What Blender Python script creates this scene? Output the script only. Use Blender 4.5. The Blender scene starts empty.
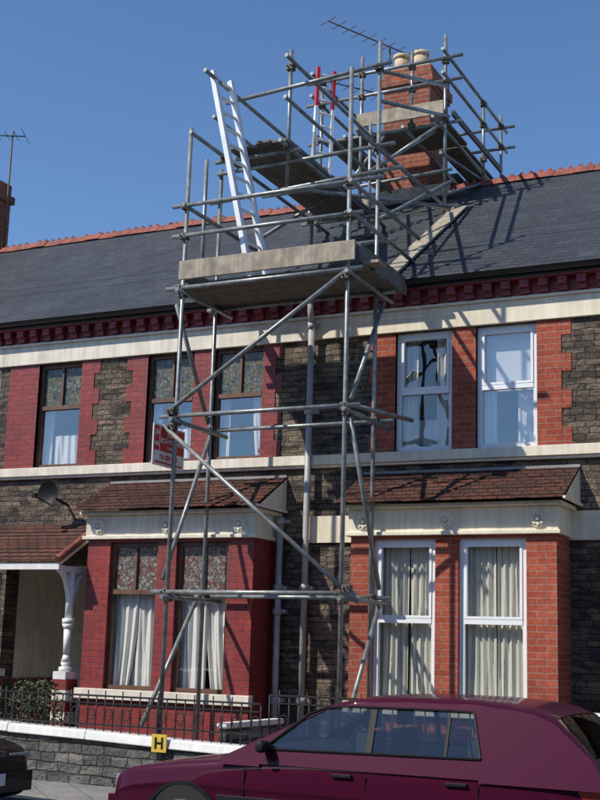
import bpy, bmesh, math, random
from mathutils import Vector, Matrix
random.seed(7)
S=bpy.context.scene
# ------------------------------------------------------------------ materials
def newmat(n):
    m=bpy.data.materials.new(n); m.use_nodes=True
    nt=m.node_tree; b=nt.nodes["Principled BSDF"]; return m,nt,b
def L(nt,a,b): nt.links.new(a,b)
def N(nt,t,**k):
    n=nt.nodes.new(t)
    for a,v in k.items(): setattr(n,a,v)
    return n
def mixc(nt,fac,c1,c2,mode='MIX'):
    n=N(nt,'ShaderNodeMix',data_type='RGBA',blend_type=mode)
    for i,v in ((0,fac),(6,c1),(7,c2)):
        if isinstance(v,(int,float)): n.inputs[i].default_value=v
        elif isinstance(v,tuple): n.inputs[i].default_value=(*v,1)
        else: L(nt,v,n.inputs[i])
    return n.outputs[2]
def noise(nt,vec,scale,det=4,rough=.6):
    n=N(nt,'ShaderNodeTexNoise'); n.inputs['Scale'].default_value=scale; n.inputs['Detail'].default_value=det
    n.inputs['Roughness'].default_value=rough
    if vec is not None: L(nt,vec,n.inputs['Vector'])
    return n
def ramp(nt,src,p0,p1,c0=(0,0,0),c1=(1,1,1)):
    r=N(nt,'ShaderNodeValToRGB'); r.color_ramp.elements[0].position=p0; r.color_ramp.elements[1].position=p1
    r.color_ramp.elements[0].color=(*c0,1); r.color_ramp.elements[1].color=(*c1,1); L(nt,src,r.inputs[0]); return r.outputs[0]
def coords(nt,mode='wall',zs=1.0):
    tc=N(nt,'ShaderNodeTexCoord')
    if mode=='obj': return tc.outputs['Object']
    s=N(nt,'ShaderNodeSeparateXYZ'); L(nt,tc.outputs['Object'],s.inputs[0])
    c=N(nt,'ShaderNodeCombineXYZ')
    if mode=='wall':
        a=N(nt,'ShaderNodeMath',operation='ADD'); L(nt,s.outputs[0],a.inputs[0]); L(nt,s.outputs[1],a.inputs[1]); L(nt,a.outputs[0],c.inputs[0])
    else: L(nt,s.outputs[0],c.inputs[0])
    m=N(nt,'ShaderNodeMath',operation='MULTIPLY'); m.inputs[1].default_value=zs; L(nt,s.outputs[2],m.inputs[0]); L(nt,m.outputs[0],c.inputs[1])
    return c.outputs[0]
def bump(nt,b,h,st,dist=.02):
    n=N(nt,'ShaderNodeBump'); n.inputs['Strength'].default_value=st; n.inputs['Distance'].default_value=dist
    L(nt,h,n.inputs['Height']); L(nt,n.outputs[0],b.inputs['Normal'])
def plain(n,col,rough=.6,metal=0,var=.25,scale=6,spec=.5,bmp=0.0,streak=0):
    m,nt,b=newmat(n); v=coords(nt,'obj'); nz=noise(nt,v,scale,5)
    c2=tuple(max(0,x*(1-var)) for x in col); c1=tuple(min(1,x*(1+var*.4)) for x in col)
    c=mixc(nt,ramp(nt,nz.outputs[0],.3,.7),c2,c1)
    if streak:
        mp=N(nt,'ShaderNodeMapping'); mp.inputs['Scale'].default_value=(9,9,.8); L(nt,v,mp.inputs[0]); s2=noise(nt,mp.outputs[0],1.6,5)
        c=mixc(nt,1.0,c,ramp(nt,s2.outputs[0],.38,.62,(1-streak,1-streak*1.1,1-streak*1.25),(1,1,1)),'MULTIPLY')
    L(nt,c,b.inputs['Base Color'])
    b.inputs['Roughness'].default_value=rough; b.inputs['Metallic'].default_value=metal
    b.inputs['Specular IOR Level'].default_value=spec
    if bmp: bump(nt,b,nz.outputs[0],bmp)
    return m
def brickmat(n,c1,c2,mort,w,h,ms,mode='wall',zs=1,warp=0.0,rough=.85,bs=.6,blot=.4,dist=.015,off=.5,spec=.3,bias=0,mid=0,streak=0):
    m,nt,b=newmat(n); v=coords(nt,mode,zs); vo=coords(nt,'obj')
    if warp:
        nz=noise(nt,v,4.5,3); sub=N(nt,'ShaderNodeVectorMath',operation='SUBTRACT'); L(nt,nz.outputs['Color'],sub.inputs[0]); sub.inputs[1].default_value=(.5,.5,.5)
        sc=N(nt,'ShaderNodeVectorMath',operation='MULTIPLY'); L(nt,sub.outputs[0],sc.inputs[0]); sc.inputs[1].default_value=(warp*2.2,warp,0)
        ad=N(nt,'ShaderNodeVectorMath',operation='ADD'); L(nt,v,ad.inputs[0]); L(nt,sc.outputs[0],ad.inputs[1]); v=ad.outputs[0]
    t=N(nt,'ShaderNodeTexBrick'); t.offset=off; L(nt,v,t.inputs['Vector'])
    if mid: t.squash=.65; t.squash_frequency=3
    t.inputs['Scale'].default_value=1; t.inputs['Brick Width'].default_value=w; t.inputs['Row Height'].default_value=h
    t.inputs['Mortar Size'].default_value=ms; t.inputs['Mortar Smooth'].default_value=.3 if not mid else .8; t.inputs['Bias'].default_value=bias
    t.inputs['Color1'].default_value=(*c1,1); t.inputs['Color2'].default_value=(*c2,1); t.inputs['Mortar'].default_value=(*mort,1)
    big=noise(nt,vo,1.3,5); sm=noise(nt,vo,22,5)
    c=mixc(nt,1.0,t.outputs['Color'],ramp(nt,big.outputs[0],.3,.7,(1-blot,)*3,(1.08,)*3),'MULTIPLY')
    c=mixc(nt,1.0,c,ramp(nt,sm.outputs[0],.3,.7,(.72,)*3,(1.15,)*3),'MULTIPLY')
    if streak:
        mp=N(nt,'ShaderNodeMapping'); mp.inputs['Scale'].default_value=(7,7,.7); L(nt,vo,mp.inputs[0]); s2=noise(nt,mp.outputs[0],1.3,6)
        c=mixc(nt,ramp(nt,s2.outputs[0],.5,.72,(0,0,0),(streak,)*3),c,(.09,.075,.065))
    if mid:
        vv=N(nt,'ShaderNodeTexVoronoi'); vv.inputs['Scale'].default_value=1; mp=N(nt,'ShaderNodeMapping'); mp.inputs['Scale'].default_value=(4.6,13,1); L(nt,v,mp.inputs[0]); L(nt,mp.outputs[0],vv.inputs['Vector'])
        s=N(nt,'ShaderNodeSeparateColor'); L(nt,vv.outputs['Color'],s.inputs[0])
        c=mixc(nt,mid,c,mixc(nt,1.0,c,ramp(nt,s.outputs[0],.1,.9,(.50,.51,.55),(1.5,1.42,1.3)),'MULTIPLY'))
    L(nt,c,b.inputs['Base Color']); b.inputs['Roughness'].default_value=rough; b.inputs['Specular IOR Level'].default_value=spec
    inv=N(nt,'ShaderNodeMath',operation='SUBTRACT'); inv.inputs[0].default_value=1; L(nt,t.outputs['Fac'],inv.inputs[1])
    ma=N(nt,'ShaderNodeMath',operation='MULTIPLY_ADD'); L(nt,sm.outputs[0],ma.inputs[0]); ma.inputs[1].default_value=.5 if not mid else 1.2; L(nt,inv.outputs[0],ma.inputs[2])
    bump(nt,b,ma.outputs[0],bs,dist); return m
M={}
M['stone']=brickmat('coursed_stone',(.105,.086,.070),(.21,.168,.128),(.078,.068,.058),.23,.075,.007,warp=.05,bs=1,dist=.03,blot=.4,mid=.9)
M['stone2']=brickmat('garden_wall_stone',(.12,.12,.118),(.25,.245,.235),(.09,.088,.085),.30,.11,.012,warp=.06,bs=1,dist=.03,blot=.4,mid=.6)
M['brickL']=brickmat('painted_crimson_brick',(.25,.028,.028),(.32,.042,.036),(.17,.035,.035),.225,.075,.006,rough=.5,bs=.5,blot=.35,spec=.5,streak=.35)
M['brickR']=brickmat('red_brick_pointed',(.34,.062,.033),(.46,.105,.057),(.36,.21,.16),.225,.075,.006,rough=.8,bs=.5,blot=.35,streak=.25)
M['brickC']=brickmat('chimney_brick',(.38,.095,.05),(.27,.065,.037),(.32,.24,.18),.225,.075,.009,rough=.85,bs=.7,blot=.5,streak=.5)
M['brickO']=brickmat('opposite_brick',(.25,.10,.07),(.32,.15,.1),(.3,.27,.24),.225,.075,.01)
M['slate']=brickmat('roof_slate',(.029,.033,.041),(.050,.055,.065),(.016,.017,.020),.26,.125,.005,mode='roof',zs=1,rough=.5,bs=.5,blot=.35,spec=.5)
M['tile']=brickmat('clay_plain_tile',(.19,.068,.046),(.11,.055,.040),(.03,.015,.012),.17,.055,.008,mode='roof',rough=.8,bs=1,blot=.55,dist=.02)
M['slab']=brickmat('pavement_slab',(.25,.24,.22),(.3,.29,.27),(.12,.12,.11),.6,.6,.01,bs=.3)
M['cream']=plain('cream_paint',(.78,.72,.61),.6,var=.18,scale=3,streak=.16)
M['creamR']=plain('cream_paint_warm',(.82,.74,.58),.6,var=.14,scale=2.5,streak=.14)
M['ridge']=plain('ridge_terracotta',(.28,.075,.05),.8,var=.5,scale=5)
M['upvc']=plain('white_upvc',(.84,.85,.86),.3,var=.05)
M['wood']=plain('brown_timber_frame',(.15,.075,.045),.5,var=.4)
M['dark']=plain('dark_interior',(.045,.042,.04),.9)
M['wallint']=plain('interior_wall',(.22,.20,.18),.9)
M['black']=plain('black_plastic',(.012,.012,.013),.55,spec=.25)
M['gutter']=plain('gutter_black',(.02,.02,.022),.4)
M['pipe']=plain('grey_downpipe',(.45,.45,.45),.45,var=.2,streak=.25)
M['tube']=plain('galvanised_tube',(.27,.285,.28),.42,metal=.4,var=.5,scale=9)
M['clamp']=plain('rusty_coupler',(.13,.11,.09),.6,metal=.4,var=.6,scale=30)
M['timber']=plain('scaffold_board',(.40,.345,.27),.85,var=.4,scale=7,bmp=.3,streak=.25)
M['timberd']=plain('weathered_board',(.17,.155,.13),.9,var=.4,scale=9,bmp=.3)
M['alu']=plain('ladder_aluminium',(.80,.81,.82),.42,metal=.1,var=.12)
M['redp']=plain('red_paint',(.55,.03,.03),.4,var=.1)
M['white']=plain('white_paint',(.8,.8,.78),.5,var=.12,streak=.12)
M['yellow']=plain('yellow_plate',(.66,.45,.06),.5,var=.2)
M['pot']=plain('buff_clay_pot',(.60,.46,.31),.8,var=.35)
M['lead']=plain('lead_flashing',(.28,.28,.28),.6,var=.3)
M['mortar']=plain('cement_flaunching',(.42,.38,.32),.9,var=.3)
M['rubber']=plain('tyre_rubber',(.02,.02,.02),.85)
M['chrome']=plain('alloy',(.5,.5,.5),.3,metal=.9,var=.1)
M['lampr']=plain('tail_lamp_red',(.30,.01,.01),.15,var=.1)
M['lampw']=plain('head_lamp',(.35,.37,.4),.08,metal=.3,var=.1)
M['seat']=plain('seat_cloth',(.06,.06,.065),.9)
M['grass']=plain('leaf_green',(.05,.075,.025),.7,var=.5,scale=20)
M['iron']=plain('wrought_iron',(.015,.015,.016),.5)
M['soil']=plain('garden_gravel',(.16,.14,.12),.95,var=.4,scale=20,bmp=.5)
def asphalt():
    m,nt,b=newmat('asphalt'); v=coords(nt,'obj'); a=noise(nt,v,60,4); c=noise(nt,v,.7,4)
    x=mixc(nt,ramp(nt,a.outputs[0],.35,.7),(.035,.035,.036),(.07,.07,.07))
    L(nt,mixc(nt,1.0,x,ramp(nt,c.outputs[0],.3,.7,(.8,)*3,(1.15,)*3),'MULTIPLY'),b.inputs['Base Color']); b.inputs['Roughness'].default_value=.9; bump(nt,b,a.outputs[0],.4,.01); return m
M['asphalt']=asphalt()
def curtain(n,col,tl=.25):
    m,nt,b=newmat(n); v=coords(nt,'obj'); nz=noise(nt,v,12,3)
    L(nt,mixc(nt,nz.outputs[0],tuple(x*.85 for x in col),col),b.inputs['Base Color']); b.inputs['Roughness'].default_value=.9; return m
M['net']=curtain('net_curtain',(.82,.80,.76)); M['beige']=curtain('beige_curtain',(.66,.64,.55)); M['palesheet']=curtain('pale_sheet',(.75,.77,.78))
def glass(n,fac,tint=(.95,.96,.96),edge=.5,bmp=.03):
    m,nt,b=newmat(n); nt.nodes.remove(b); out=[x for x in nt.nodes if x.type=='OUTPUT_MATERIAL'][0]
    t=N(nt,'ShaderNodeBsdfTransparent'); t.inputs[0].default_value=(*tint,1); g=N(nt,'ShaderNodeBsdfGlossy'); g.inputs['Roughness'].default_value=.015
    nz=noise(nt,coords(nt,'obj'),1.6,2); bp=N(nt,'ShaderNodeBump'); bp.inputs['Strength'].default_value=bmp; bp.inputs['Distance'].default_value=.1; L(nt,nz.outputs[0],bp.inputs['Height']); L(nt,bp.outputs[0],g.inputs['Normal'])
    lw=N(nt,'ShaderNodeLayerWeight'); lw.inputs['Blend'].default_value=.5
    pw=N(nt,'ShaderNodeMath',operation='POWER'); L(nt,lw.outputs['Facing'],pw.inputs[0]); pw.inputs[1].default_value=4
    ma=N(nt,'ShaderNodeMath',operation='MULTIPLY_ADD',use_clamp=True); L(nt,pw.outputs[0],ma.inputs[0]); ma.inputs[1].default_value=edge; ma.inputs[2].default_value=fac
    mx=N(nt,'ShaderNodeMixShader'); L(nt,ma.outputs[0],mx.inputs[0]); L(nt,t.outputs[0],mx.inputs[1]); L(nt,g.outputs[0],mx.inputs[2]); L(nt,mx.outputs[0],out.inputs[0]); return m
M['glass']=glass('window_glass',.09); M['glassD']=glass('window_glass_clear',.17,bmp=.12); M['glassU']=glass('window_glass_reflective',.28,bmp=.06); M['carglass']=glass('car_glass',.12,(.62,.66,.65),bmp=.02)
def stained(n,c1,c2,c3,sc=24):
    m,nt,b=newmat(n); v=coords(nt,'wall')
    vo=N(nt,'ShaderNodeTexVoronoi'); vo.inputs['Scale'].default_value=sc; L(nt,v,vo.inputs['Vector'])
    s=N(nt,'ShaderNodeSeparateColor'); L(nt,vo.outputs['Color'],s.inputs[0])
    c=mixc(nt,ramp(nt,s.outputs[0],.2,.8),c1,c2); c=mixc(nt,ramp(nt,s.outputs[1],.72,.8),c,c3)
    ve=N(nt,'ShaderNodeTexVoronoi',feature='DISTANCE_TO_EDGE'); ve.inputs['Scale'].default_value=sc; L(nt,v,ve.inputs['Vector'])
    c=mixc(nt,ramp(nt,ve.outputs['Distance'],.02,.09),(.03,.028,.028),c)
    L(nt,c,b.inputs['Base Color']); b.inputs['Roughness'].default_value=.2
    return m
M['stainL']=stained('leaded_glass_low',(.15,.12,.12),(.28,.27,.24),(.20,.08,.07)); M['stainU']=stained('leaded_glass_up',(.08,.10,.08),(.18,.185,.15),(.17,.13,.06),18)
def carpaint(n,col,sp=.5):
    m,nt,b=newmat(n); nz=noise(nt,coords(nt,'obj'),2.5,3)
    L(nt,mixc(nt,nz.outputs[0],tuple(x*.85 for x in col),col),b.inputs['Base Color']); b.inputs['Roughness'].default_value=.4; b.inputs['Metallic'].default_value=0.0
    b.inputs['Specular IOR Level'].default_value=.12; b.inputs['Specular Tint'].default_value=(.9,.45,.6,1)
    b.inputs['Coat Weight'].default_value=.32; b.inputs['Coat Roughness'].default_value=.03; return m
M['purple']=carpaint('plum_car_paint',(.052,.0035,.020)); M['blackp']=carpaint('black_car_paint',(.006,.006,.008))
# ------------------------------------------------------------------ mesh builder
class MB:
    def __init__(s): s.v=[];s.f=[];s.m=[];s.sl=[];s.sm=[]
    def mi(s,k):
        if k not in s.sl: s.sl.append(k)
        return s.sl.index(k)
    def poly(s,pts,k,smooth=False):
        b=len(s.v); s.v+= [tuple(p) for p in pts]; s.f.append(tuple(range(b,b+len(pts)))); s.m.append(s.mi(k)); s.sm.append(smooth)
    def hexa(s,p,k):
        b=len(s.v); s.v+=[tuple(q) for q in p]
        for f in ((0,3,2,1),(4,5,6,7),(0,1,5,4),(1,2,6,5),(2,3,7,6),(3,0,4,7)):
            s.f.append(tuple(b+i for i in f)); s.m.append(s.mi(k)); s.sm.append(False)
    def box(s,x0,x1,y0,y1,z0,z1,k):
        s.hexa([(x0,y0,z0),(x1,y0,z0),(x1,y1,z0),(x0,y1,z0),(x0,y0,z1),(x1,y0,z1),(x1,y1,z1),(x0,y1,z1)],k)
    def beam(s,p,q,w,h,k,up=(0,0,1)):
        p=Vector(p);q=Vector(q);d=(q-p).normalized();u=Vector(up)
        if abs(d.dot(u))>.98: u=Vector((0,1,0))
        a=d.cross(u).normalized()*w/2;c=a.cross(d).normalized()*h/2
        s.hexa([p-a-c,p+a-c,p+a+c,p-a+c,q-a-c,q+a-c,q+a+c,q-a+c],k)
    def tube(s,p,q,r,k,n=10,r2=None):
        p=Vector(p);q=Vector(q);d=(q-p).normalized();u=Vector((0,0,1)) if abs(d.z)<.9 else Vector((1,0,0))
        a=d.cross(u).normalized();c=a.cross(d); b=len(s.v); r2=r if r2 is None else r2
        for i in range(n):
            t=2*math.pi*i/n; o=a*math.cos(t)+c*math.sin(t); s.v.append(tuple(p+o*r)); s.v.append(tuple(q+o*r2))
        for i in range(n):
            j=(i+1)%n; s.f.append((b+2*i,b+2*j,b+2*j+1,b+2*i+1)); s.m.append(s.mi(k)); s.sm.append(True)
        s.f.append(tuple(b+2*i for i in range(n))[::-1]); s.m.append(s.mi(k)); s.sm.append(False)
        s.f.append(tuple(b+2*i+1 for i in range(n))); s.m.append(s.mi(k)); s.sm.append(False)
    def loft(s,secs,k,smooth=True,close=False,caps=True,skip=None):
        b=len(s.v); n=len(secs[0])
        for c in secs: s.v+=[tuple(p) for p in c]
        for i in range(len(secs)-1):
            for j in range(n if close else n-1):
                if skip and skip(i,j): continue
                j2=(j+1)%n
                s.f.append((b+i*n+j,b+i*n+j2,b+(i+1)*n+j2,b+(i+1)*n+j)); s.m.append(s.mi(k)); s.sm.append(smooth)
        if caps:
            s.f.append(tuple(b+j for j in range(n))); s.m.append(s.mi(k)); s.sm.append(False)
            s.f.append(tuple(b+(len(secs)-1)*n+j for j in range(n))[::-1]); s.m.append(s.mi(k)); s.sm.append(False)
    def done(s,name,parent=None,bevel=0,subsurf=0,fix=True,weld=0,sharp=0):
        me=bpy.data.meshes.new(name); me.from_pydata(s.v,[],s.f)
        for k in s.sl: me.materials.append(M[k])
        for i,p in enumerate(me.polygons): p.material_index=s.m[i]; p.use_smooth=s.sm[i]
        if fix or weld or sharp:
            bm=bmesh.new(); bm.from_mesh(me)
            if weld: bmesh.ops.remove_doubles(bm,verts=bm.verts,dist=weld)
            bmesh.ops.recalc_face_normals(bm,faces=bm.faces)
            if sharp:
                for e in bm.edges:
                    if len(e.link_faces)==2 and e.calc_face_angle(0)>math.radians(sharp): e.smooth=False
            bm.to_mesh(me); bm.free()
        o=bpy.data.objects.new(name,me); S.collection.objects.link(o)
        if parent: o.parent=parent
        if bevel:
            d=o.modifiers.new('b','BEVEL'); d.width=bevel; d.segments=2; d.limit_method='ANGLE'
        if subsurf:
            d=o.modifiers.new('s','SUBSURF'); d.levels=d.render_levels=subsurf
        return o
def empty(n,loc=(0,0,0),rz=0):
    e=bpy.data.objects.new(n,None); e.location=loc; e.rotation_euler=(0,0,rz); S.collection.objects.link(e); return e
def text(body,name,parent,size,loc,rot,mat,align='CENTER',ext=.002):
    c=bpy.data.curves.new(name,'FONT'); c.body=body; c.size=size; c.extrude=ext; c.align_x=align; c.align_y='CENTER'; c.offset=size*.02
    c.materials.append(M[mat]); o=bpy.data.objects.new(name,c); o.location=loc; o.rotation_euler=rot; o.parent=parent; S.collection.objects.link(o)
# ------------------------------------------------------------------ ground
g=MB(); g.poly([(-300,-300,0),(300,-300,0),(300,300,0),(-300,300,0)],'soil'); g.done('ground')
g=MB(); g.poly([(-120,-11.2,.004),(120,-11.2,.004),(120,-3.9,.004),(-120,-3.9,.004)],'asphalt'); g.done('road')
def pavement(y0,y1,ky0,ky1):
    g=MB(); g.box(-120,120,y0,y1,0,.12,'slab'); g.box(-120,120,ky0,ky1,0,.125,'lead'); return g.done('pavement')
pavement(-3.75,-2.40,-3.9,-3.752); pavement(-17,-11.352,-11.35,-11.2)
# ------------------------------------------------------------------ house pieces
ZE=6.25; RY0=-.35; RY1=4.2; ZR=9.19
def rz(y): return ZE+(ZR-ZE)*(y-RY0)/(RY1-RY0)
def facade(b,x0,x1,z0,z1,holes,k,y=0.0,dep=.12):
    xs=sorted({x0,x1,*[h[0] for h in holes],*[h[1] for h in holes]}); zs=sorted({z0,z1,*[h[2] for h in holes],*[h[3] for h in holes]})
    for i in range(len(xs)-1):
        for j in range(len(zs)-1):
            cx=(xs[i]+xs[i+1])/2;cz=(zs[j]+zs[j+1])/2
            if any(h[0]<cx<h[1] and h[2]<cz<h[3] for h in holes): continue
            b.poly([(xs[i],y,zs[j]),(xs[i+1],y,zs[j]),(xs[i+1],y,zs[j+1]),(xs[i],y,zs[j+1])],k)
    for h in holes:
        a,c,d,e=h[:4]
        b.poly([(a,y,d),(a,y+dep,d),(a,y+dep,e),(a,y,e)],k); b.poly([(c,y,d),(c,y+dep,d),(c,y+dep,e),(c,y,e)],k)
        b.poly([(a,y,e),(c,y,e),(c,y+dep,e),(a,y+dep,e)],k); b.poly([(a,y,d),(c,y,d),(c,y+dep,d),(a,y+dep,d)],k)
def drape(b,x0,x1,z0,z1,y,k,amp=.02,fr=9,edge=None):
    n=int((x1-x0)/.012); secs=[]
    ph=random.random()*6
    for zi in range(13):
        t=zi/12; z=z0+(z1-z0)*t; row=[]
        for i in range(n+1):
            u=i/n; xa,xb=x0,x1
            if edge=='L': xa,xb=x0,x1-(x1-x0)*.28*max(0,(1-t))**1.6
            if edge=='R': xa,xb=x0+(x1-x0)*.28*max(0,(1-t))**1.6,x1
            x=xa+(xb-xa)*u
            row.append((x,y+amp*math.sin(u*fr*6.28+ph+.9*math.sin(t*3+u*7))+amp*.5*math.sin(u*fr*15+ph*2+t*2),z))
        secs.append(row)
    b.loft(secs,k,True,False,False)
def window(par,x0,x1,z0,z1,y,style,idx):
    b=MB(); f='upvc' if style in('upD','upE','bayR') else 'wood'
    yf=y+.06; w=.062 if f=='upvc' else .05
    b.box(x0,x0+w,yf,yf+.06,z0,z1,f); b.box(x1-w,x1,yf,yf+.06,z0,z1,f)
    b.box(x0+w,x1-w,yf,yf+.06,z1-w,z1,f); b.box(x0+w,x1-w,yf,yf+.06,z0,z0+w*1.1,f)
    h=z1-z0; zm={'upD':z0+h*.5,'upE':z0+h*.5,'bayR':z0+h*.50,'bayL':z0+h*.66,'upL':z0+h*.58}[style]
    b.box(x0+w,x1-w,yf-.008,yf+.05,zm-.03,zm+.03,f)
    if f=='upvc':
        for c,a in ((zm+.03,z1-w),):
            b.box(x0+w,x0+w+.03,yf-.012,yf+.045,c,a,f); b.box(x1-w-.03,x1-w,yf-.012,yf+.045,c,a,f)
            b.box(x0+w+.03,x1-w-.03,yf-.012,yf+.045,a-.03,a,f); b.box(x0+w+.03,x1-w-.03,yf-.012,yf+.045,c,c+.03,f)
    yg=yf+.035
    gm={'upD':'glassD','upE':'glassU','upL':'glassU','bayL':'glass','bayR':'glass'}[style]
    if style in('bayL','upL'):
        st='stainL' if style=='bayL' else 'stainU'
        b.poly([(x0+w,yg,zm+.03),(x1-w,yg,zm+.03),(x1-w,yg,z1-w),(x0+w,yg,z1-w)],st)
        xc=(x0+x1)/2
        b.box(xc-.015,xc+.015,yf,yf+.03,zm+.03,z1-w,f)
        b.poly([(x0+w,yg,z0+w),(x1-w,yg,z0+w),(x1-w,yg,zm-.03),(x0+w,yg,zm-.03)],gm)
    else: b.poly([(x0+w,yg,z0+w),(x1-w,yg,z0+w),(x1-w,yg,z1-w),(x0+w,yg,z1-w)],gm)
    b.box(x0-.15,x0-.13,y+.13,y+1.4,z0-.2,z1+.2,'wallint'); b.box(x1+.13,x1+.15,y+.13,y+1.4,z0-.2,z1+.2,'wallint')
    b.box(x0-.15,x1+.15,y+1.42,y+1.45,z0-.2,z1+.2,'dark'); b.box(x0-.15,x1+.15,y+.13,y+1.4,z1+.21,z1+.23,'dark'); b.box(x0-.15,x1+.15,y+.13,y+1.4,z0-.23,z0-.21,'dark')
    yc=y+.18
    if style=='bayR':
        xm=x0+(x1-x0)*.52
        drape(b,x0+.0,xm-.01,z0,z1,yc,'beige',.02,5); drape(b,xm,x1,z0,z1,yc+.01,'beige',.02,5)
    if style=='bayL':
        drape(b,x0-.02,(x0+x1)/2+.02,z0,zm+.02,yc,'net',.02,3,'L' if idx==0 else None); drape(b,(x0+x1)/2-.02,x1+.02,z0,zm+.02,yc+.03,'net',.02,3,'R' if idx==1 else None)
        if idx==0: drape(b,x0+.1,x1,z0,z0+.5,yc+.06,'net',.015,4)
    if style=='upD':
        drape(b,x0,x0+.24,z0,z1,yc,'beige',.025,3); drape(b,x1-.26,x1,z0,z1,yc,'beige',.025,3); drape(b,x0+.2,x1-.2,z0,z0+.45,yc+.12,'net',.02,4)
    if style=='upE':
        b.poly([(x0,yc,zm-.03),(x1,yc,zm-.03),(x1,yc,z1),(x0,yc,z1)],'palesheet')  # flat pale sheet filling the upper pane from behind
        drape(b,x0,x0+.2,z0,zm+.02,yc+.03,'palesheet',.012,2); drape(b,x1-.3,x1,z0,zm+.02,yc+.05,'net',.015,3)
    if style=='upL':
        drape(b,x0,x0+.18,z0,zm,yc,'net',.02,3); 
        if idx!=2: drape(b,x0+.2,x1,z0,z0+.5,yc+.03,'net',.015,4)
        else: drape(b,x1-.25,x1,z0,zm,yc+.03,'net',.015,2,'R')
    b.done('window',par)
def pier(b,x0,x1,z0,z1,k,tl=0,tr=0,y=0,p=.012):
    b.box(x0,x1,y-p,y+.05,z0,z1,k)
    z=z0;i=0
    while z<z1-.05:
        zt=min(z+.225,z1)
        if i%2==0:
            if tl: b.box(x0-tl,x0,y-p+.002,y+.05,z,zt,k)
            if tr: b.box(x1,x1+tr,y-p+.002,y+.05,z,zt,k)
        z+=.225;i+=1
def bay(par,x0,x1,wins,k,cr,ztop=3.04,zs=1.0,style='bayL'):
    b=MB(); y=-.6
    zw1=3.0; zw0=zs+.10
    facade(b,x0,x1,.1,3.04,[(a,c,zw0,zw1) for a,c in wins],k,y,.12)
    b.poly([(x0,y,.1),(x0,0,.1),(x0,0,3.04),(x0,y,3.04)],k); b.poly([(x1,y,.1),(x1,0,.1),(x1,0,3.04),(x1,y,3.04)],k)
    b.done('bay_wall',par)
    b=MB()
    b.box(x0-.04,x1+.04,y-.07,y+.05,zs-.03,zs+.10,cr)
    b.box(x0-.03,x1+.03,y-.03,.02,3.042,3.36,cr)
    b.box(x0-.06,x1+.06,y-.07,.02,3.04,3.085,cr); 
    b.box(x0-.09,x1+.09,y-.12,.02,3.362,3.41,cr)
    b.done('entablature',par,bevel=.006)
    b=MB()
    for c in [x0+.18,(wins[0][1]+wins[1][0])/2,x1-.20]:
        for kx in range(8):
            t=kx*math.pi/4; b.tube((c+.060*math.cos(t),y-.028,3.215+.060*math.sin(t)),(c+.060*math.cos(t),y-.072,3.215+.060*math.sin(t)),.034,cr,10,.022)
        b.tube((c,y-.028,3.215),(c,y-.055,3.215),.105,cr,20,.10); b.tube((c,y-.05,3.215),(c,y-.095,3.215),.036,cr,12,.02)
    b.done('rosettes',par)
    b=MB(); xa=x0-.10;xb=x1+.14; rows=12
    for i in range(rows):
        t0=i/rows;t1=(i+1)/rows; ya=-.86+.86*t0; yb=-.86+.86*t1; za=3.42+.46*t0; zb=3.42+.46*t1
        xx=xa
        while xx<xb-.02:
            off=.0 if (i%2==0 or xx>xa) else .085
            xe=min(xb,xx+.17-off); j=random.uniform(-.006,.008)
            b.hexa([(xx,ya,za+j),(xe-.004,ya,za+j),(xe-.004,yb+.03,zb-.01),(xx,yb+.03,zb-.01),(xx,ya,za+.022+j),(xe-.004,ya,za+.022+j),(xe-.004,yb+.03,zb+.012),(xx,yb+.03,zb+.012)],'tile'); xx=xe
    b.poly([(xa,-.84,3.415),(xb,-.84,3.415),(xb,0,3.87),(xa,0,3.87)],'black')
    b.box(xb-.0,xb+.03,-.86,-.02,3.41,3.44,cr)
    b.done('bay_roof',par)
    b=MB(); b.box(xa,xb,-.02,-.005,3.86,3.91,'lead')
    for x in (xb,):
        b.poly([(x-.005,-.8,3.41),(x-.005,0,3.41),(x-.005,0,3.86)],cr)
    b.done('flashing',par)
    for i,(a,c) in enumerate(wins): window(par,a,c,zw0,zw1,y,style,i)
def upper(par,x0,x1,z0,holes,cr,bk,stone_holes=None):
    b=MB(); facade(b,x0,x1,z0,6.2,holes,'stone'); b.done('front_wall',par)
    b=MB()
    b.box(x0,x1,-.05,.04,5.70,5.98,cr); b.box(x0,x1,-.09,.04,5.981,6.015,cr)
    b.box(x0,x1,-.09,.04,4.02,4.145,cr); b.box(x0,x1,-.06,.04,3.985,4.019,cr)
    b.done('stone_bands',par,bevel=.006)
    b=MB(); b.box(x0,x1,-.06,.1,6.016,6.26,bk); b.box(x0,x1,-.20,-.061,6.20,6.262,bk)
    x=x0+.06
    while x<x1-.1:
        b.box(x,x+.115,-.17,-.062,6.10,6.198,bk); b.box(x+.003,x+.112,-.12,-.062,6.03,6.099,bk); x+=.235
    b.done('dentil_cornice',par)
    b=MB(); n=14; pr=[]
    for i in range(n+1):
        t=math.pi+math.pi*i/n; pr.append((-.27+.058*math.cos(t),6.305+.058*math.sin(t)))
    b.loft([[(x0,y,z) for y,z in pr],[(x1,y,z) for y,z in pr]],'gutter',True,False,False)
    b.box(x0,x1,-.21,-.19,6.22,6.31,'gutter')
    b.done('gutter',par)
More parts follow.
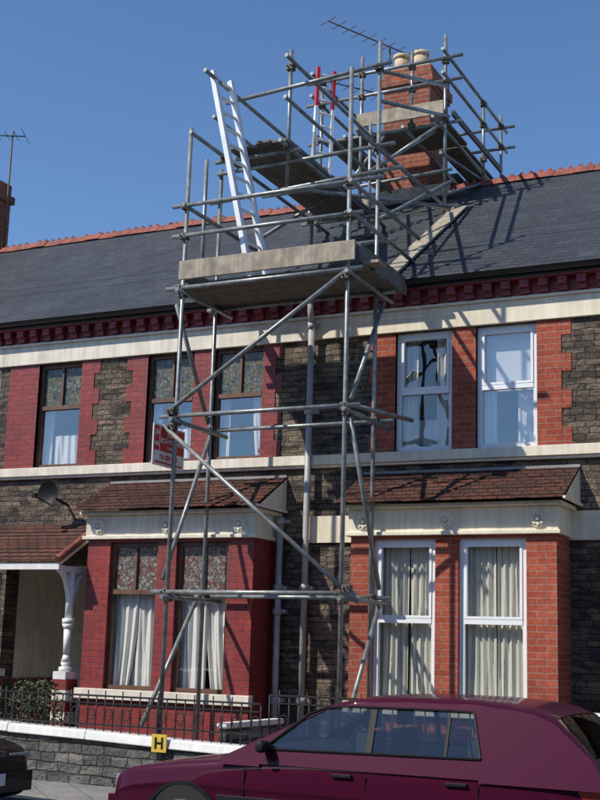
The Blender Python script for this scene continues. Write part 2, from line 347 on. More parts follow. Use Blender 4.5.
def roof(par,x0,x1,ends=()):
    b=MB(); rows=36
    for i in range(rows):
        ya=RY0+(RY1-RY0)*i/rows; yb=RY0+(RY1-RY0)*(i+1)/rows
        za=rz(ya)+.06;zb=rz(yb)+.06
        b.poly([(x0,ya,za+.012),(x1,ya,za+.012),(x1,yb,zb),(x0,yb,zb)],'slate'); b.poly([(x0,ya,za-.012),(x1,ya,za-.012),(x1,ya,za+.012),(x0,ya,za+.012)],'slate')
    b.poly([(x0,RY1,ZR+.06),(x1,RY1,ZR+.06),(x1,8.75,ZE+.06),(x0,8.75,ZE+.06)],'slate')
    b.done('roof',par,fix=False)
    b=MB(); x=x0
    while x<x1-.01:
        xe=min(x+.32,x1); j=random.uniform(-.012,.012)
        b.loft([[(q,RY1-.15,ZR+.0+j),(q,RY1-.06,ZR+.12+j),(q,RY1,ZR+.15+j),(q,RY1+.06,ZR+.12+j),(q,RY1+.15,ZR+.0+j)] for q in (x+.004,xe-.004)],'ridge',False,False,True)
        for c in (x+.09,x+.24):
            if random.random()<.9: b.tube((c,RY1-.012,ZR+.155+j),(c,RY1+.012,ZR+.155+j),.035,'ridge',10)
        x=xe
    b.done('ridge_tiles',par)
    b=MB(); b.box(x0,x1,8.4,8.5,0,6.3,'stone'); b.done('back_wall',par)
# ---- left house
ZW0,ZW1=4.15,5.69
HL=empty('brick_house')
upL=[(-11.41,-10.64),(-9.51,-8.75),(-8.43,-7.67)]
XB0,XB1=-12.05,-6.97
upper(HL,XB0,XB1,3.0,[(a,c,ZW0,ZW1) for a,c in upL],'cream','brickL')
b=MB(); facade(b,XB0,XB1,0,3.0,[(-11.75,-10.25,.15,2.75)],'stone',0,.3); 
b.box(-11.78,-11.75,.3,1.5,.1,2.8,'cream'); b.box(-10.25,-10.22,.3,1.5,.1,2.8,'cream'); b.box(-11.75,-10.25,1.5,1.55,.1,2.8,'cream'); b.box(-11.75,-10.25,.3,1.5,2.76,2.8,'cream'); b.box(-11.75,-10.25,-.6,1.5,.1,.2,'lead')
b.box(-11.745,-11.73,.3,1.45,.2,1.15,'brickL')
b.done('ground_floor_wall',HL)
b=MB(); b.box(-11.25,-10.4,1.44,1.49,.2,2.2,'wood'); b.box(-11.3,-11.25,1.42,1.49,.2,2.7,'cream'); b.box(-10.4,-10.35,1.42,1.49,.2,2.7,'cream'); b.box(-11.25,-10.4,1.42,1.49,2.2,2.26,'cream')
for px in (-11.15,-10.8):
    for pz in (.35,1.2): b.box(px,px+.3,1.425,1.44,pz,pz+.75,'wood')
b.done('front_door',HL,bevel=.005)
b=MB()
for i,(a,c) in enumerate(upL): window(HL,a,c,ZW0,ZW1,0,'upL',i)
pier(b,-11.95,-11.41,ZW0,5.69,'brickL'); pier(b,-10.64,-10.42,ZW0,5.69,'brickL',0,.1); pier(b,-9.76,-9.51,ZW0,5.69,'brickL',.1,0); pier(b,-8.75,-8.43,ZW0,5.69,'brickL'); pier(b,-7.67,-7.48,ZW0,5.69,'brickL',0,.1)
b.done('brick_piers',HL)
bay(HL,-9.92,-7.40,[(-9.56,-8.81),(-8.53,-7.76)],'brickL','cream')
# porch canopy
b=MB()
xa,xb=-12.0,-10.1
for i in range(9):
    t0=i/9;t1=(i+1)/9; ya=-1.0+t0;yb=-1.0+t1;za=2.72+.6*t0;zb=2.72+.6*t1; xx=xa
    while xx<xb-.01:
        xe=min(xb,xx+(.17 if (i%2==0 or xx>xa) else .085)); b.hexa([(xx,ya,za),(xe-.004,ya,za),(xe-.004,yb+.03,zb-.01),(xx,yb+.03,zb-.01),(xx,ya,za+.022),(xe-.004,ya,za+.022),(xe-.004,yb+.03,zb+.012),(xx,yb+.03,zb+.012)],'tile'); xx=xe
for i in range(6): b.tube((xb,-1.02+i*.17,2.745+i*.102),(xb,-1.02+i*.17+.165,2.745+i*.102+.099),.05,'ridge',8)
b.box(xa,xb,-.98,-.93,2.62,2.71,'white'); b.box(xb-.07,xb-.02,-.93,-.02,2.60,2.68,'white'); b.beam((xb-.04,-.95,2.70),(xb-.04,0,3.27),.04,.07,'white')
b.done('porch_canopy',HL)
b=MB(); x=xb-.05
for rr,ww in ((.0,.07),(.10,.035)):
    prev=None
    for i in range(11):
        t=i/10*math.pi/2; p=(x,-.62-(.30-rr)*(1-math.cos(t)),2.0+(.62)*math.sin(t)-rr*.3)
        if prev: b.beam(prev,p,.05,ww,'white',(1,0,0))
        prev=p
    prev=None
    for i in range(11):
        t=i/10*math.pi/2; p=(x,-.62+(.42-rr)*(1-math.cos(t)),2.0+(.62)*math.sin(t)-rr*.3)
        if prev: b.beam(prev,p,.05,ww,'white',(1,0,0))
        prev=p
for z0,z1,r0,r1 in ((1.35,1.42,.05,.07),(1.42,1.52,.07,.04),(1.52,1.85,.045,.055),(1.85,1.92,.055,.085),(1.92,1.99,.085,.085),(1.99,2.6,.055,.05)):
    b.tube((x,-.62,z0),(x,-.62,z1),r0,'white',12,r1)
b.tube((x,-.62,1.30),(x,-.62,1.36),.09,'white',12); b.box(x-.1,x+.1,-.75,-.5,1.2,1.30,'white')
b.done('porch_bracket',HL)
b=MB(); z=.1;i=0
for x in (-11.5,-10.25):
    z=.1
    while z<1.19: b.box(x,x+.22,-.75,-.5,z,z+.135,'brickL' if i%2 else 'cream'); z+=.138;i+=1
b.box(-11.52,-11.26,-.77,-.48,1.205,1.3,'cream'); b.tube((-11.39,-.62,1.3),(-11.39,-.62,2.6),.055,'white',12)
b.done('porch_piers',HL)
roof(HL,XB0,XB1)
# ---- right house
HR=empty('brick_house'); upR=[(-5.76,-5.0),(-4.69,-3.92),(-1.9,-1.1)]; XC0,XC1=-6.97,-.8
upper(HR,XC0,XC1+1.2,3.0,[(a,c,ZW0,ZW1) for a,c in upR],'creamR','brickL')
b=MB(); facade(b,XC0,XC1+1.2,0,3.0,[(-2.3,-1.2,.15,2.6)],'stone',0,.3)
b.box(-2.3,-1.2,.31,.35,.15,2.6,'wood'); b.box(XC0,XC1+1.2,-.04,.03,3.02,3.36,'creamR'); b.done('ground_floor_wall',HR)
b=MB()
window(HR,*upR[0],ZW0,ZW1,0,'upD',0); window(HR,*upR[1],ZW0,ZW1,0,'upE',0); window(HR,*upR[2],ZW0,ZW1,0,'upE',0)
pier(b,-6.02,-5.76,ZW0,5.69,'brickR',.1,0); pier(b,-5.0,-4.69,ZW0,5.69,'brickR'); pier(b,-3.92,-3.62,ZW0,5.69,'brickR',0,.12)
b.done('brick_piers',HR)
bay(HR,-6.07,-3.55,[(-5.78,-4.99),(-4.71,-3.90)],'brickR','creamR',style='bayR')
roof(HR,XC0,XC1+1.2)
# ---- far-left neighbour
HN=empty('brick_house')
upper(HN,-24,XB0-.002,0.0,[(-12.9,-12.13,ZW0,ZW1),(-15.4,-14.6,ZW0,ZW1)],'cream','brickL'); window(HN,-12.9,-12.13,ZW0,ZW1,0,'upD',0); window(HN,-15.4,-14.6,ZW0,ZW1,0,'upD',0)
roof(HN,-24,XB0)
b=MB(); b.box(-17.6,-16.25,3.6,4.8,8.4,10.9,'brickC'); b.box(-17.66,-16.19,3.54,4.86,10.5,10.65,'brickC')
for x in (-17.3,-16.9): b.tube((x,4.2,10.9),(x,4.2,11.3),.13,'pot',12,.10)
b.done('chimney_stack',HN)
# ---- chimney of houses
b=MB(); cx0,cx1,cy0,cy1=-7.52,-6.70,3.72,4.62
b.box(cx0,cx1,cy0,cy1,8.4,10.95,'brickC'); b.box(cx0-.03,cx1+.03,cy0-.03,cy1+.03,10.2,10.27,'brickC')
b.box(cx0-.03,cx1+.03,cy0-.03,cy1+.03,10.951,11.02,'brickC'); b.box(cx0-.06,cx1+.06,cy0-.06,cy1+.06,11.021,11.17,'brickC'); b.box(cx0-.02,cx1+.02,cy0-.02,cy1+.02,11.171,11.32,'brickC')
b.box(cx0-.012,cx1+.012,cy0-.012,cy1+.012,8.6,9.03,'lead')
b.box(cx0+.02,cx1-.02,cy0+.02,cy1-.02,11.321,11.37,'mortar')
for x,y in ((-7.30,3.95),(-6.95,3.95),(-7.15,4.38)):
    b.tube((x,y,11.37),(x,y,11.62),.145,'pot',14,.12); b.tube((x,y,11.62),(x,y,11.68),.14,'pot',14,.145)
b.done('chimney_stack',HR)
b=MB(); b.hexa([(-3.75,3.3,rz(3.3)+.06),(-3.45,3.3,rz(3.3)+.06),(-3.45,3.6,rz(3.6)+.06),(-3.75,3.6,rz(3.6)+.06),(-3.75,3.3,rz(3.3)+.11),(-3.45,3.3,rz(3.3)+.11),(-3.45,3.6,rz(3.6)+.11),(-3.75,3.6,rz(3.6)+.11)],'lead'); b.done('roof_vent',HR)
# downpipes
def pipe(name,x,y,z0,z1,swan=True):
    b=MB(); b.tube((x,y,z0),(x,y,z1),.042,'pipe',14)
    for z in (z0+.9,z0+2.3,z1-1.2,z1-.05): b.tube((x,y,z),(x,y,z+.09),.055,'pipe',14); b.box(x-.09,x+.09,y+.03,-.0,z+.02,z+.07,'pipe')
    if swan: b.tube((x,y,z1),(x+.03,-.26,z1+.28),.042,'pipe',14); b.tube((x+.03,-.26,z1+.26),(x+.03,-.26,z1+.40),.045,'pipe',14)
    b.done(name)
pipe('downpipe',-6.91,-.12,.1,5.88); pipe('downpipe',-7.28,-.12,.1,3.3,False)
# aerials
def aerial(name,mast,ztop,zb,p,q,z,n=9,el=.38):
    b=MB(); b.tube((*mast,zb),(*mast,ztop),.02,'clamp'); P=Vector((*p,z));Q=Vector((*q,z)); b.tube(P,Q,.012,'clamp'); d=(Q-P).normalized(); s=Vector((-d.y,d.x,0))
    for i in range(n):
        c=P+(Q-P)*(i/(n-1)); w=el/2*(1 if i<n-1 else 1.6); b.tube(c-s*w,c+s*w,.007,'clamp',6)
    b.done(name)
aerial('tv_aerial',(-7.75,4.5),12.25,9.1,(-8.38,3.25),(-7.57,4.9),12.22)
aerial('tv_aerial',(-8.3,4.6),11.6,9.0,(-8.9,3.9),(-8.1,4.9),11.55,7)
aerial('tv_aerial',(-16.0,4.4),11.9,9.0,(-16.75,4.0),(-15.75,4.5),11.8,7,.5)
b=MB(); b.tube((-10.75,0,3.6),(-10.75,-.3,3.66),.02,'black')
pr=[(0.0,0),(.07,.010),(.13,.035),(.175,.065)]
secs=[]
for r,h in pr: secs.append([(-10.78+r*math.cos(t*math.pi/10)-h*.8,-.30-h,3.72+r*1.05*math.sin(t*math.pi/10)) for t in range(20)])
b.loft(secs,'black',True,True,False); b.tube((-10.78,-.3,3.55),(-10.9,-.55,3.66),.01,'black'); b.box(-10.93,-10.87,-.6,-.54,3.64,3.70,'black'); b.done('satellite_dish')
# ------------------------------------------------------------------ scaffold
SC=empty('scaffolding'); tb=MB(); cl=MB(); bd=MB(); R_=.027
def T(p,q): tb.tube(p,q,R_,'tube',12)
def C(x,y,z):
    cl.box(x-.05,x+.05,y-.05,y+.05,z-.04,z+.04,'clamp'); cl.tube((x-.02,y-.085,z),(x-.02,y-.04,z),.014,'clamp',6); cl.tube((x+.02,y-.075,z+.02),(x+.02,y-.04,z+.02),.012,'clamp',6)
XL,XR,YF,YK=-7.97,-5.69,-1.7,-.75
T((XL,YF,.1),(XL+.03,YF,8.18)); T((XL-.05,YK,.1),(XL-.05,YK,7.98)); T((XR,YF,.1),(XR-.02,YF,8.60)); T((XR-.05,YK,.1),(XR-.05,YK,9.40))
T((XL-.02,-1.2,6.0),(XL-.02,-1.2,7.95))
for x,y in ((XL,YF),(XL-.05,YK),(XR,YF),(XR-.05,YK)): cl.box(x-.08,x+.08,y-.08,y+.08,.1,.11,'clamp')
for z in (2.30,4.42,6.04):
    T((XL-.18,YF-.055,z),(XR+.2,YF-.055,z)); T((XL-.2,YK+.055,z+.0),(XR+.18,YK+.055,z)); T((XL+.055,YF-.2,z-.06),(XL+.055,YK+.25,z-.06)); T((XR+.055,YF-.2,z-.06),(XR+.055,YK+.3,z-.06))
    for x in (XL,XR):
        C(x,YF-.02,z); C(x-.04,YK,z); C(x+.02,YF,z-.07)
T((XR+.1,YF-.05,4.42),(XR+.45,YK,4.40))
for z,xa,xb in ((7.12,-8.12,-5.25),(6.72,-8.1,-5.5)):
    T((xa,YF-.055,z),(xb,YF-.055,z)); C(XL+.02,YF-.02,z); C(XR,YF-.02,z)
T((XL+.055,YF-.15,7.1),(XL+.055,YK+.9,7.1)); T((XR+.055,YF-.15,7.1),(XR+.055,YK+1.2,7.1)); T((XR+.055,YF-.15,6.72),(XR+.055,YK+1.0,6.72))
T((-8.15,YK-.05,7.5),(-5.4,YK-.05,7.62)); T((-8.1,YK+.055,6.72),(-5.5,YK+.055,6.72))
# braces
T((XR,YF-.1,6.0),(XL-.02,YF-.1,4.48)); T((XL-.1,YF-.1,4.3),(XR+.25,YF-.1,2.2)); 
T((XL-.06,YF,5.85),(XL-.08,YK,4.5)); T((XL-.06,YK,4.3),(XL-.06,YF,2.45)); T((XL-.1,YK,2.35),(XL-.1,YF-.25,.75))
T((XR+.06,YK,5.9),(XR+.06,YF,4.5)); T((XR+.06,YF,4.3),(XR+.06,YK,2.4)); T((XR+.06,YK,2.2),(XR+.06,YF,.8))
C(XL,YF-.08,4.47); C(XR,YF-.08,5.95); C(XR+.1,YF-.08,2.35); C(XL,YF-.06,4.28)
# lower deck + toe boards
for i in range(5): bd.box(XL-.12+random.uniform(-.03,.03),XR+.22+random.uniform(-.05,.05),YF+.0+i*.235,YF+.225+i*.235,6.075,6.113,'timberd')
bd.box(XL+.02,XR+.12,YF-.12,YF-.083,6.13,6.37,'timber'); bd.box(XR+.13,XR+.165,YF-.05,YK+.5,6.12,6.34,'timberd'); bd.box(XL-.02,XL+.018,YF,YK+.4,6.12,6.34,'timberd')
bd.box(XR-.3,XR+.35,YF+.05,YF+.27,6.118,6.155,'timber')
# deck A : raised run back over roof
for i in range(4): bd.box(-7.74+i*.215,-7.74+i*.215+.205,-1.05+random.uniform(-.08,.08),1.85,8.09,8.128,'timberd')
T((-7.86,-1.85,8.06),(-7.86,2.6,8.06)); T((-6.92,-1.2,8.06),(-6.92,2.4,8.06))
for y in (-.95,.4,1.7): T((-8.0,y,8.0),(-6.75,y,8.0))
T((-7.75,-1.75,8.93),(-7.75,2.6,8.93)); T((-6.92,-1.1,9.28),(-6.92,2.6,9.28)); T((-7.86,-1.3,8.5),(-7.86,2.5,8.5)); T((-6.92,-1.1,8.7),(-6.92,2.6,8.7))
T((-7.0,-.8,7.55),(-7.0,-.8,9.50)); T((-8.05,-.80,7.9),(-5.5,-.80,7.95)); T((-7.95,-.82,8.9),(-5.55,-.82,9.05))
for p in ((-7.86,-.95,8.03),(-6.92,-.95,8.03),(-7.0,-.8,9.25),(-7.86,1.7,8.03),(-5.74,-.78,7.94),(-5.74,-.78,9.03)): C(*p)
for x in (-7.86,-6.92): T((x,1.75,rz(1.75)+.08),(x,1.75,9.5))
# ties over the roof from tower to chimney platform
T((-5.74,-.7,7.0),(-5.9,2.6,8.75)); T((-5.74,-.7,8.6),(-5.98,2.6,9.8)); T((-6.9,-.6,7.6),(-5.7,1.9,8.05)); T((-7.9,.2,7.3),(-6.2,2.6,9.6))
T((XR-.05,YK,9.0),(XR-.3,2.6,10.3)); T((XR+.05,YF,7.8),(XR-.2,2.4,8.2))
# chimney platform
for x,y,zb,zt in ((-8.1,2.5,rz(2.5),10.7),(-7.38,2.45,rz(2.45),10.98),(-6.0,2.5,rz(2.5),11.12),(-6.55,2.5,9.6,10.95),(-5.93,5.2,rz(3.2),10.9),(-5.93,4.2,9.2,10.75),(-8.1,5.2,8.6,10.85)):
    T((x,y,zb+.05),(x,y,zt))
    for z in (9.70,10.3,10.68): C(x,y,z)
for z in (10.30,10.68):
    T((-8.35,2.445,z),(-5.7,2.445,z+.03)); T((-8.3,5.255,z),(-5.7,5.255,z)); T((-5.945,2.2,z+.06),(-5.945,5.6,z+.06)); T((-8.155,2.2,z+.06),(-8.155,5.5,z+.06))
T((-8.35,2.56,9.68),(-5.75,2.56,9.68)); T((-8.3,5.14,9.68),(-5.75,5.14,9.68)); T((-6.06,2.1,9.62),(-6.06,5.5,9.62)); T((-8.0,2.1,9.62),(-8.0,5.5,9.62)); T((-7.6,2.3,9.62),(-7.6,5.4,9.62)); T((-6.62,2.3,9.62),(-6.62,5.4,9.62))
T((-6.0,2.5,8.5),(-5.93,4.9,9.6)); T((-7.38,2.4,8.9),(-6.0,2.4,9.62)); T((-8.05,2.5,8.35),(-7.0,2.5,9.6)); T((-8.2,2.4,8.75),(-5.85,2.4,8.85)); T((-6.0,2.3,9.1),(-5.95,5.0,9.45))
for i in range(2): bd.box(-8.1,-7.3,2.62+i*.22,2.62+i*.22+.21,9.71,9.748,'timberd')
for i in range(4): bd.box(-7.3,-6.0,2.62+i*.24,2.62+i*.24+.23,9.712,9.75,'timberd')
for i in range(2): bd.box(-8.12+i*.23,-8.12+i*.23+.22,3.08,5.2,9.71,9.748,'timberd')
for i in range(2): bd.box(-6.50+i*.23,-6.50+i*.23+.22,3.6,5.2,9.71,9.748,'timberd')
for i in range(2): bd.box(-7.6,-6.55,4.72+i*.23,4.72+i*.23+.22,9.71,9.748,'timberd')
bd.box(-7.42,-5.98,2.36,2.398,9.76,9.98,'timber'); bd.box(-5.90,-5.862,2.5,5.0,9.76,9.86,'timberd')
bd.box(-7.95,-6.25,3.35,3.56,8.94,8.98,'timber'); bd.box(-7.7,-6.2,3.30,3.338,8.82,9.02,'timber')
y0,y1=-.24,2.75
bd.hexa([(-5.90,y0,rz(y0)+.09),(-5.66,y0,rz(y0)+.09),(-5.72,y1,rz(y1)+.09),(-5.96,y1,rz(y1)+.09),(-5.90,y0,rz(y0)+.13),(-5.66,y0,rz(y0)+.13),(-5.72,y1,rz(y1)+.13),(-5.96,y1,rz(y1)+.13)],'timber')
tb.done('tubes',SC); cl.done('couplers',SC,bevel=.01); bd.done('boards',SC,bevel=.004)
# ladders
def ladder(name,p,q,w,side,mats=('alu','alu'),n=11,rail=(.035,.09)):
    b=MB(); P=Vector(p);Q=Vector(q); s=Vector(side).normalized()*w/2
    for sg in (-1,1):
        mid=P+(Q-P)*.72
        b.beam(P+s*sg,mid+s*sg,rail[0],rail[1],mats[0],side); b.beam(mid+s*sg,Q+s*sg,rail[0],rail[1],mats[1],side)
    for i in range(n):
        c=P+(Q-P)*((i+.5)/n); b.tube(c-s,c+s,.022,'alu',8)
    b.done(name)
ladder('ladder',(-7.12,-1.2,6.12),(-7.76,-1.3,9.04),.36,(0.2,1,0),n=13,rail=(.07,.07))
ladder('ladder',(-7.72,1.7,8.13),(-7.98,2.38,10.85),.30,(.6,.9,0),('alu','redp'),n=11,rail=(.05,.05))
# firm's sign on the scaffold
SG=empty('scaffolder_sign')
b=MB(); b.box(-8.075,-8.06,-2.02,-1.30,3.80,4.30,'white'); b.box(-8.059,-8.056,-1.87,-1.32,3.98,4.28,'redp'); b.box(-8.059,-8.056,-2.0,-1.89,3.98,4.28,'redp'); b.box(-8.059,-8.056,-1.97,-1.35,3.83,3.855,'redp'); b.done('board',SG,bevel=.002)
rt=(math.pi/2,0,math.pi/2)
text('JUST','line_1',SG,.12,(-8.055,-1.6,4.21),rt,'white'); text('SCAFFOLDING','line_2',SG,.08,(-8.055,-1.6,4.11),rt,'white'); text('DOMESTIC',"line_3",SG,.05,(-8.055,-1.6,4.03),rt,'white'); text('TEL 029 2055','line_4',SG,.075,(-8.058,-1.66,3.91),rt,'redp')
text('24','line_5',SG,.08,(-8.055,-1.945,4.20),rt,'white'); text('HR','line_6',SG,.07,(-8.055,-1.945,4.06),rt,'white')
# ------------------------------------------------------------------ garden wall, railings
def wz(x): return .745-(x+9.9)*.03
def wallseg(b,xa,xb,top=None):
    za=wz(xa) if top is None else top; zb=wz(xb) if top is None else top
    b.hexa([(xa,-2.39,0),(xb,-2.39,0),(xb,-2.16,0),(xa,-2.16,0),(xa,-2.39,za-.1),(xb,-2.39,zb-.1),(xb,-2.16,zb-.1),(xa,-2.16,za-.1)],'stone2')
    n=max(1,int((xb-xa)/.9))
    for i in range(n):
        p=xa+(xb-xa)*i/n+.003; q=xa+(xb-xa)*(i+1)/n-.003; zp=za+(zb-za)*i/n+random.uniform(-.006,.006); zq=za+(zb-za)*(i+1)/n+random.uniform(-.006,.006)
        b.hexa([(p,-2.44,zp-.098),(q,-2.44,zq-.098),(q,-2.12,zq-.098),(p,-2.12,zp-.098),(p,-2.42,zp),(q,-2.42,zq),(q,-2.14,zq),(p,-2.14,zp)],'white')
b=MB(); wallseg(b,-20,-10.9); wallseg(b,-10.7,-6.3); b.done('garden_wall',bevel=.012)
b=MB(); wallseg(b,-6.25,-2.95,.66); b.box(-2.9,-2.55,-2.45,-2.1,0,1.08,'stone2'); b.box(-2.95,-2.5,-2.5,-2.05,1.081,1.16,'white'); wallseg(b,-1.4,4,.66); b.done('garden_wall',bevel=.012)
b=MB(); b.box(-6.95,-6.87,-2.1,-.7,.1,.80,'stone2'); b.box(-6.97,-6.85,-2.12,-.7,.801,.86,'white'); b.done('garden_wall')
def railing(name,xa,xb,base,top):
    b=MB(); n=int((xb-xa)/.115)
    b.box(xa,xb,-2.285,-2.265,top-.10,top-.085,'iron'); b.box(xa,xb,-2.29,-2.26,top-.02,top,'iron'); b.box(xa,xb,-2.285,-2.265,base+.08,base+.10,'iron')
    for i in range(n+1):
        x=xa+(xb-xa)*i/n; b.tube((x,-2.275,base-.03),(x,-2.275,top+(.05 if i%2 else 0)),.008,'iron',6)
        if i%2 and i<n:
            pv=None
            for k in range(13):
                t=k/12*2*math.pi; q=(x+.057+.045*math.cos(t),-2.275,(base+top)/2+.07*math.sin(t))
                if pv: b.tube(pv,q,.006,'iron',5)
                pv=q
    b.done(name)
railing('iron_railing',-6.25,-2.95,.64,1.2); railing('iron_railing',-14,-10.95,.80,1.14); railing('iron_railing',-10.6,-6.35,.68,1.10)
b=MB(); b.box(-7.59,-7.40,-2.462,-2.45,.53,.72,'yellow'); b.box(-7.53,-7.46,-2.449,-2.442,.45,.735,'black'); b.done('hydrant_sign',None,.003); hs=bpy.data.objects['hydrant_sign']
text('H','letter',hs,.17,(-7.495,-2.465,.622),(math.pi/2,0,0),'black')
# shrub
b=MB()
for i in range(1500):
    a=random.random()*6.28; r=random.random()**.5*(.33); z=.35+random.random()*.85; rr=r*(1.1-abs(z-.75)*.9)
    c=Vector((-9.9+rr*math.cos(a)*1.2,-1.55+rr*math.sin(a),z)); d=Vector((random.uniform(-1,1),random.uniform(-1,1),random.uniform(-.6,1))).normalized(); e=d.orthogonal().normalized()
    l=random.uniform(.03,.06); b.poly([c,c+d*l*.5+e*l*.3,c+d*l,c+d*l*.5-e*l*.3],'grass')
b.tube((-9.9,-1.55,.1),(-9.9,-1.55,.7),.025,'wood'); b.done('garden_shrub',fix=False)
# ------------------------------------------------------------------ cars
def interp(P,x):
    for (a,b),(c,d) in zip(P,P[1:]):
        if a<=x<=c: return b+(d-b)*(x-a)/(c-a) if c>a else d
    return P[0][1] if x<P[0][0] else P[-1][1]
def car(name,paint,loc,rzv,plate):
    E=empty(name,loc,rzv); b=MB()
    st=[(0,.575,.64,.30),(.01,.58,.65,.28),(.07,.655,.735,.22),(.20,.71,.79,.2),(.55,.765,.82,.2),(1.0,.815,.84,.2),(1.3,.85,.845,.2),(1.6,.875,.85,.2),(1.9,.885,.85,.2),(2.6,.895,.85,.2),(3.3,.905,.85,.2),(3.8,.92,.84,.2),(3.98,.915,.82,.22),(4.10,.90,.79,.26),(4.16,.66,.76,.32),(4.17,.64,.75,.34)]
    secs=[]
    for x,zt,w,zb in st:
        h=[(0,zt),(.5*w,zt-.002),(.88*w,zt-.012),(.94*w,zt-.022),(.965*w,zt-.05),(.985*w,zt-.13),(1.0*w,min(.62,zt-.16)),(1.0*w,.60-.0 if zt>.8 else min(.60,zt-.17)),(.985*w,.57 if zt>.8 else min(.57,zt-.19)),(.99*w,.46),(.98*w,.36),(.95*w,zb+.02),(.93*w,zb),(.5*w,zb-.01),(0,zb-.01)]
        secs.append([(x,-y,z) for y,z in h]+[(x,y,z) for y,z in h[-2:0:-1]])
    b.loft(secs,paint,True,True); b.done('body',E,subsurf=2)
    hw=lambda z:.815-(z-.88)*.36
    pr=[(1.10,.84),(1.3,.935),(1.6,1.10),(1.86,1.235),(2.0,1.295),(2.2,1.335),(2.4,1.352),(2.7,1.362),(3.1,1.36),(3.40,1.345),(3.60,1.315),(3.74,1.26),(3.90,1.13),(4.03,1.0),(4.10,.88)]
    top=[(x,z-.05*(1 if z>1 else .5)) for x,z in pr]
    b=MB(); secs=[]
    for x,z in pr:
        zz=z-.05*(1 if z>1 else .5); w=hw(zz)
        h=[(0,z),(.35*w,z-.002),(.70*w,z-.010),(.88*w,z-.020),(.96*w,zz+.016),(w,zz)]
        secs.append([(x,-y,q) for y,q in h][::-1]+[(x,y,q) for y,q in h[1:]])
    nj=len(secs[0])-1
    b.loft(secs,paint,True,False,False,skip=lambda i,j:(i in (1,2) or i in (11,12)) and 2<=j<=nj-3)
    wt=[(1.46,.915),(1.82,1.195),(1.955,1.245),(2.17,1.262),(2.94,1.268),(3.14,1.262),(3.225,.943)]
    wb=[(1.46,.915),(3.225,.943)]
    xs=sorted({p[0] for p in pr}|{p[0] for p in wt}|{1.64,2.325,2.375,2.945,2.965})
    for s in(-1,1):
        P=lambda x,z:(x,s*hw(z),z)
        for xa,xb_ in zip(xs,xs[1:]):
            ta,tb_=interp(top,xa),interp(top,xb_); xm=(xa+xb_)/2
            if 1.46<=xm<=3.225:
                b.poly([P(xa,.80),P(xb_,.80),P(xb_,interp(wb,xb_)),P(xa,interp(wb,xa))],paint,True)
                b.poly([P(xa,interp(wt,xa)),P(xb_,interp(wt,xb_)),P(xb_,tb_),P(xa,ta)],paint,True)
                if 2.325<xm<2.375 or 2.945<xm<2.965: b.poly([P(xa,interp(wb,xa)),P(xb_,interp(wb,xb_)),P(xb_,interp(wt,xb_)),P(xa,interp(wt,xa))],'black')
                else:
                    b.poly([(p[0],p[1]-s*.012,p[2]) for p in (P(xa,interp(wb,xa)),P(xb_,interp(wb,xb_)),P(xb_,interp(wt,xb_)),P(xa,interp(wt,xa)))],'carglass')
            else: b.poly([P(xa,.78),P(xb_,.78),P(xb_,tb_),P(xa,ta)],paint,True)
    for s in(-1,1):
        ring=[(x,s*(hw(z)+.004),z) for x,z in wt]
        for p,q in zip(ring,ring[1:]): b.beam(p,q,.012,.016,'black',(0,1,0))
        b.beam((1.46,s*(hw(.915)+.004),.915),(3.225,s*(hw(.943)+.004),.943),.012,.022,'black',(0,1,0))
    for i in (1,2,11,12):
        a,c=secs[i],secs[i+1]
        for j in range(2,nj-2): b.poly([(p[0],p[1],p[2]-.006) for p in (a[j],a[j+1],c[j+1],c[j])],'carglass',True)
    b.done('cabin',E,weld=.0005,sharp=28)
    b=MB(); b.box(1.32,3.95,-.70,.70,.895,.915,'black')
    for x in (2.15,3.05):
        for y in (-.36,.36):
            b.box(x,x+.10,y-.20,y+.20,.80,1.06,'seat'); b.box(x+.015,x+.085,y-.11,y+.11,1.09,1.22,'seat')
    for k in range(16):
        t=k/16*2*math.pi; t2=(k+1)/16*2*math.pi
        b.tube((1.78+.05*math.sin(t),.36+.17*math.cos(t),.93+.14*math.sin(t)),(1.78+.05*math.sin(t2),.36+.17*math.cos(t2),.93+.14*math.sin(t2)),.014,'black',6)
    b.done('interior',E,bevel=.02)
    b=MB()
    for s in(-1,1):
        for x in (1.33,2.35,3.22): b.box(x-.004,x+.004,min(s*.838,s*.8495),max(s*.838,s*.8495),.34,.76,'black')
        b.box(1.1,2.98,min(s*.838,s*.858),max(s*.838,s*.858),.50,.548,'black')
        for x in (2.08,2.98): b.box(x,x+.16,min(s*.82,s*.860),max(s*.82,s*.860),.745,.770,'black')
        b.box(3.93,4.135,min(s*.66,s*.812),max(s*.66,s*.812),.66,.86,'lampr'); 
        b.box(.03,.14,min(s*.40,s*.665),max(s*.40,s*.665),.515,.62,'lampw')
    b.box(.0,.03,-.38,.38,.53,.60,'black'); b.box(-.03,.10,-.68,.68,.27,.46,paint); b.box(-.042,-.031,-.26,.26,.34,.45,plate); b.box(4.1,4.21,-.74,.74,.28,.50,paint); b.box(4.171,4.185,-.26,.26,.60,.71,'yellow')
    b.done('trim',E,bevel=.012)
    b=MB()
    for s in(-1,1):
        b.loft([[(1.50+dx,s*(.78+o),.93+dz) for dx,dz in ((-.035*k,-.045*k),(.05*k,-.045*k),(.06*k,.05*k),(-.01*k,.06*k),(-.04*k,.02*k))] for o,k in ((.0,.5),(.05,1),(.15,1.05),(.18,.8))],'black',True,True)
    b.done('mirrors',E,subsurf=1)
    b=MB()
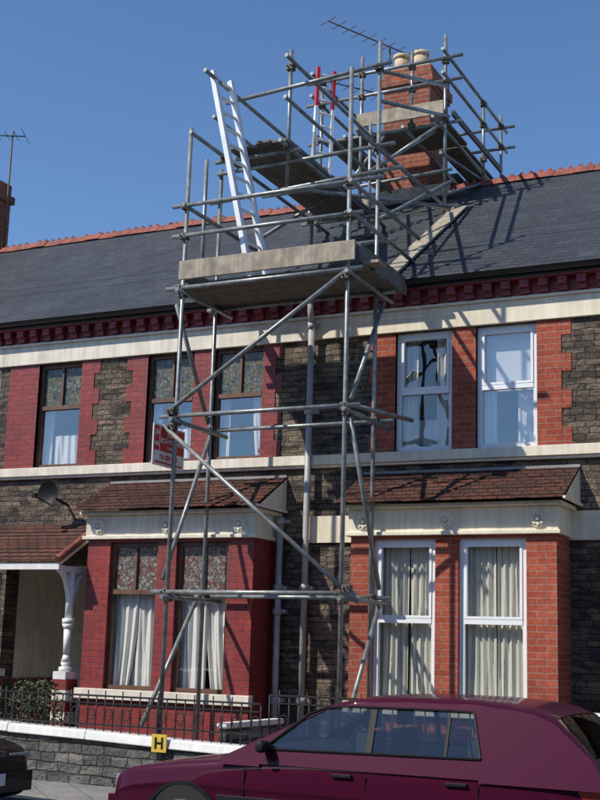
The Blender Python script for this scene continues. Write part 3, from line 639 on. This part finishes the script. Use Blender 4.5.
    for x in(.78,3.30):
        for s in(-1,1):
            b.tube((x,s*.66,.30),(x,s*.845,.30),.30,'rubber',28); b.tube((x,s*.80,.30),(x,s*.852,.30),.19,'chrome',20); b.tube((x,s*.84,.30),(x,s*.862,.30),.05,'black',12)
            pv=None
            for k in range(15):
                t=math.pi*k/14; q=(x+.335*math.cos(t),s*.832,.30+.315*math.sin(t))
                if pv: b.beam(pv,q,.03,.03,'black',(0,1,0))
                pv=q
    b.done('wheels',E)
    return E
car('parked_car','purple',(-6.08,-4.76,0),0,'white')
car('parked_car','blackp',(-7.82,-4.95,0),math.pi,'white')
# ------------------------------------------------------------------ opposite terrace (seen only in reflections)
HO=empty('brick_house'); b=MB(); b.box(-45,25,-30,-22,0,5.8,'brickO')
b.poly([(-45,-21.7,5.7),(25,-21.7,5.7),(25,-26,8.4),(-45,-26,8.4)],'slate'); b.poly([(-45,-30.3,5.7),(25,-30.3,5.7),(25,-26,8.4),(-45,-26,8.4)],'slate')
for i in range(24):
    x=-44+i*2.9
    for z in (1.0,3.9): b.box(x,x+1.2,-22,-21.97,z,z+1.5,'dark'); b.box(x-.1,x+1.3,-22,-21.9,z-.15,z-.01,'cream')
b.done('terrace',HO)
# ------------------------------------------------------------------ light
az=math.radians(40); el=math.radians(46)
sd=Vector((-math.sin(az)*math.cos(el),-math.cos(az)*math.cos(el),math.sin(el)))
sun=bpy.data.lights.new('sun','SUN'); sun.energy=5.0; sun.angle=math.radians(.6); sun.color=(1,.94,.84)
so=bpy.data.objects.new('sun',sun); so.rotation_euler=(-sd).to_track_quat('-Z','Y').to_euler(); S.collection.objects.link(so)
W=bpy.data.worlds.new('World'); S.world=W; W.use_nodes=True; nt=W.node_tree; bg=nt.nodes['Background']
sk=nt.nodes.new('ShaderNodeTexSky'); sk.sky_type='NISHITA'; sk.sun_disc=False; sk.sun_elevation=el
sk.sun_rotation=math.atan2(sd.x,sd.y); sk.air_density=1.0; sk.dust_density=.15; sk.ozone_density=8
nt.links.new(sk.outputs[0],bg.inputs[0]); bg.inputs[1].default_value=.145
# ------------------------------------------------------------------ camera
yaw,pitch,roll=map(math.radians,(26.12,11.30,1.72))
fw=Vector((-math.sin(yaw)*math.cos(pitch),math.cos(yaw)*math.cos(pitch),math.sin(pitch))); r=Vector((math.cos(yaw),math.sin(yaw),0)); u=r.cross(fw)
r2=r*math.cos(roll)+u*math.sin(roll); u2=-r*math.sin(roll)+u*math.cos(roll)
cam=bpy.data.cameras.new('camera'); co=bpy.data.objects.new('camera',cam); S.collection.objects.link(co)
mt=Matrix.Identity(4)
for i,c in enumerate((r2,u2,-fw)):
    for j in range(3): mt[j][i]=c[j]
mt.translation=Vector((0,-14.5,1.68)); co.matrix_world=mt
cam.sensor_fit='VERTICAL'; cam.sensor_height=24; cam.lens=1246.8/800*24; cam.clip_end=1000
S.camera=co
S.view_settings.view_transform='Standard'; S.view_settings.look='None'; S.view_settings.exposure=0
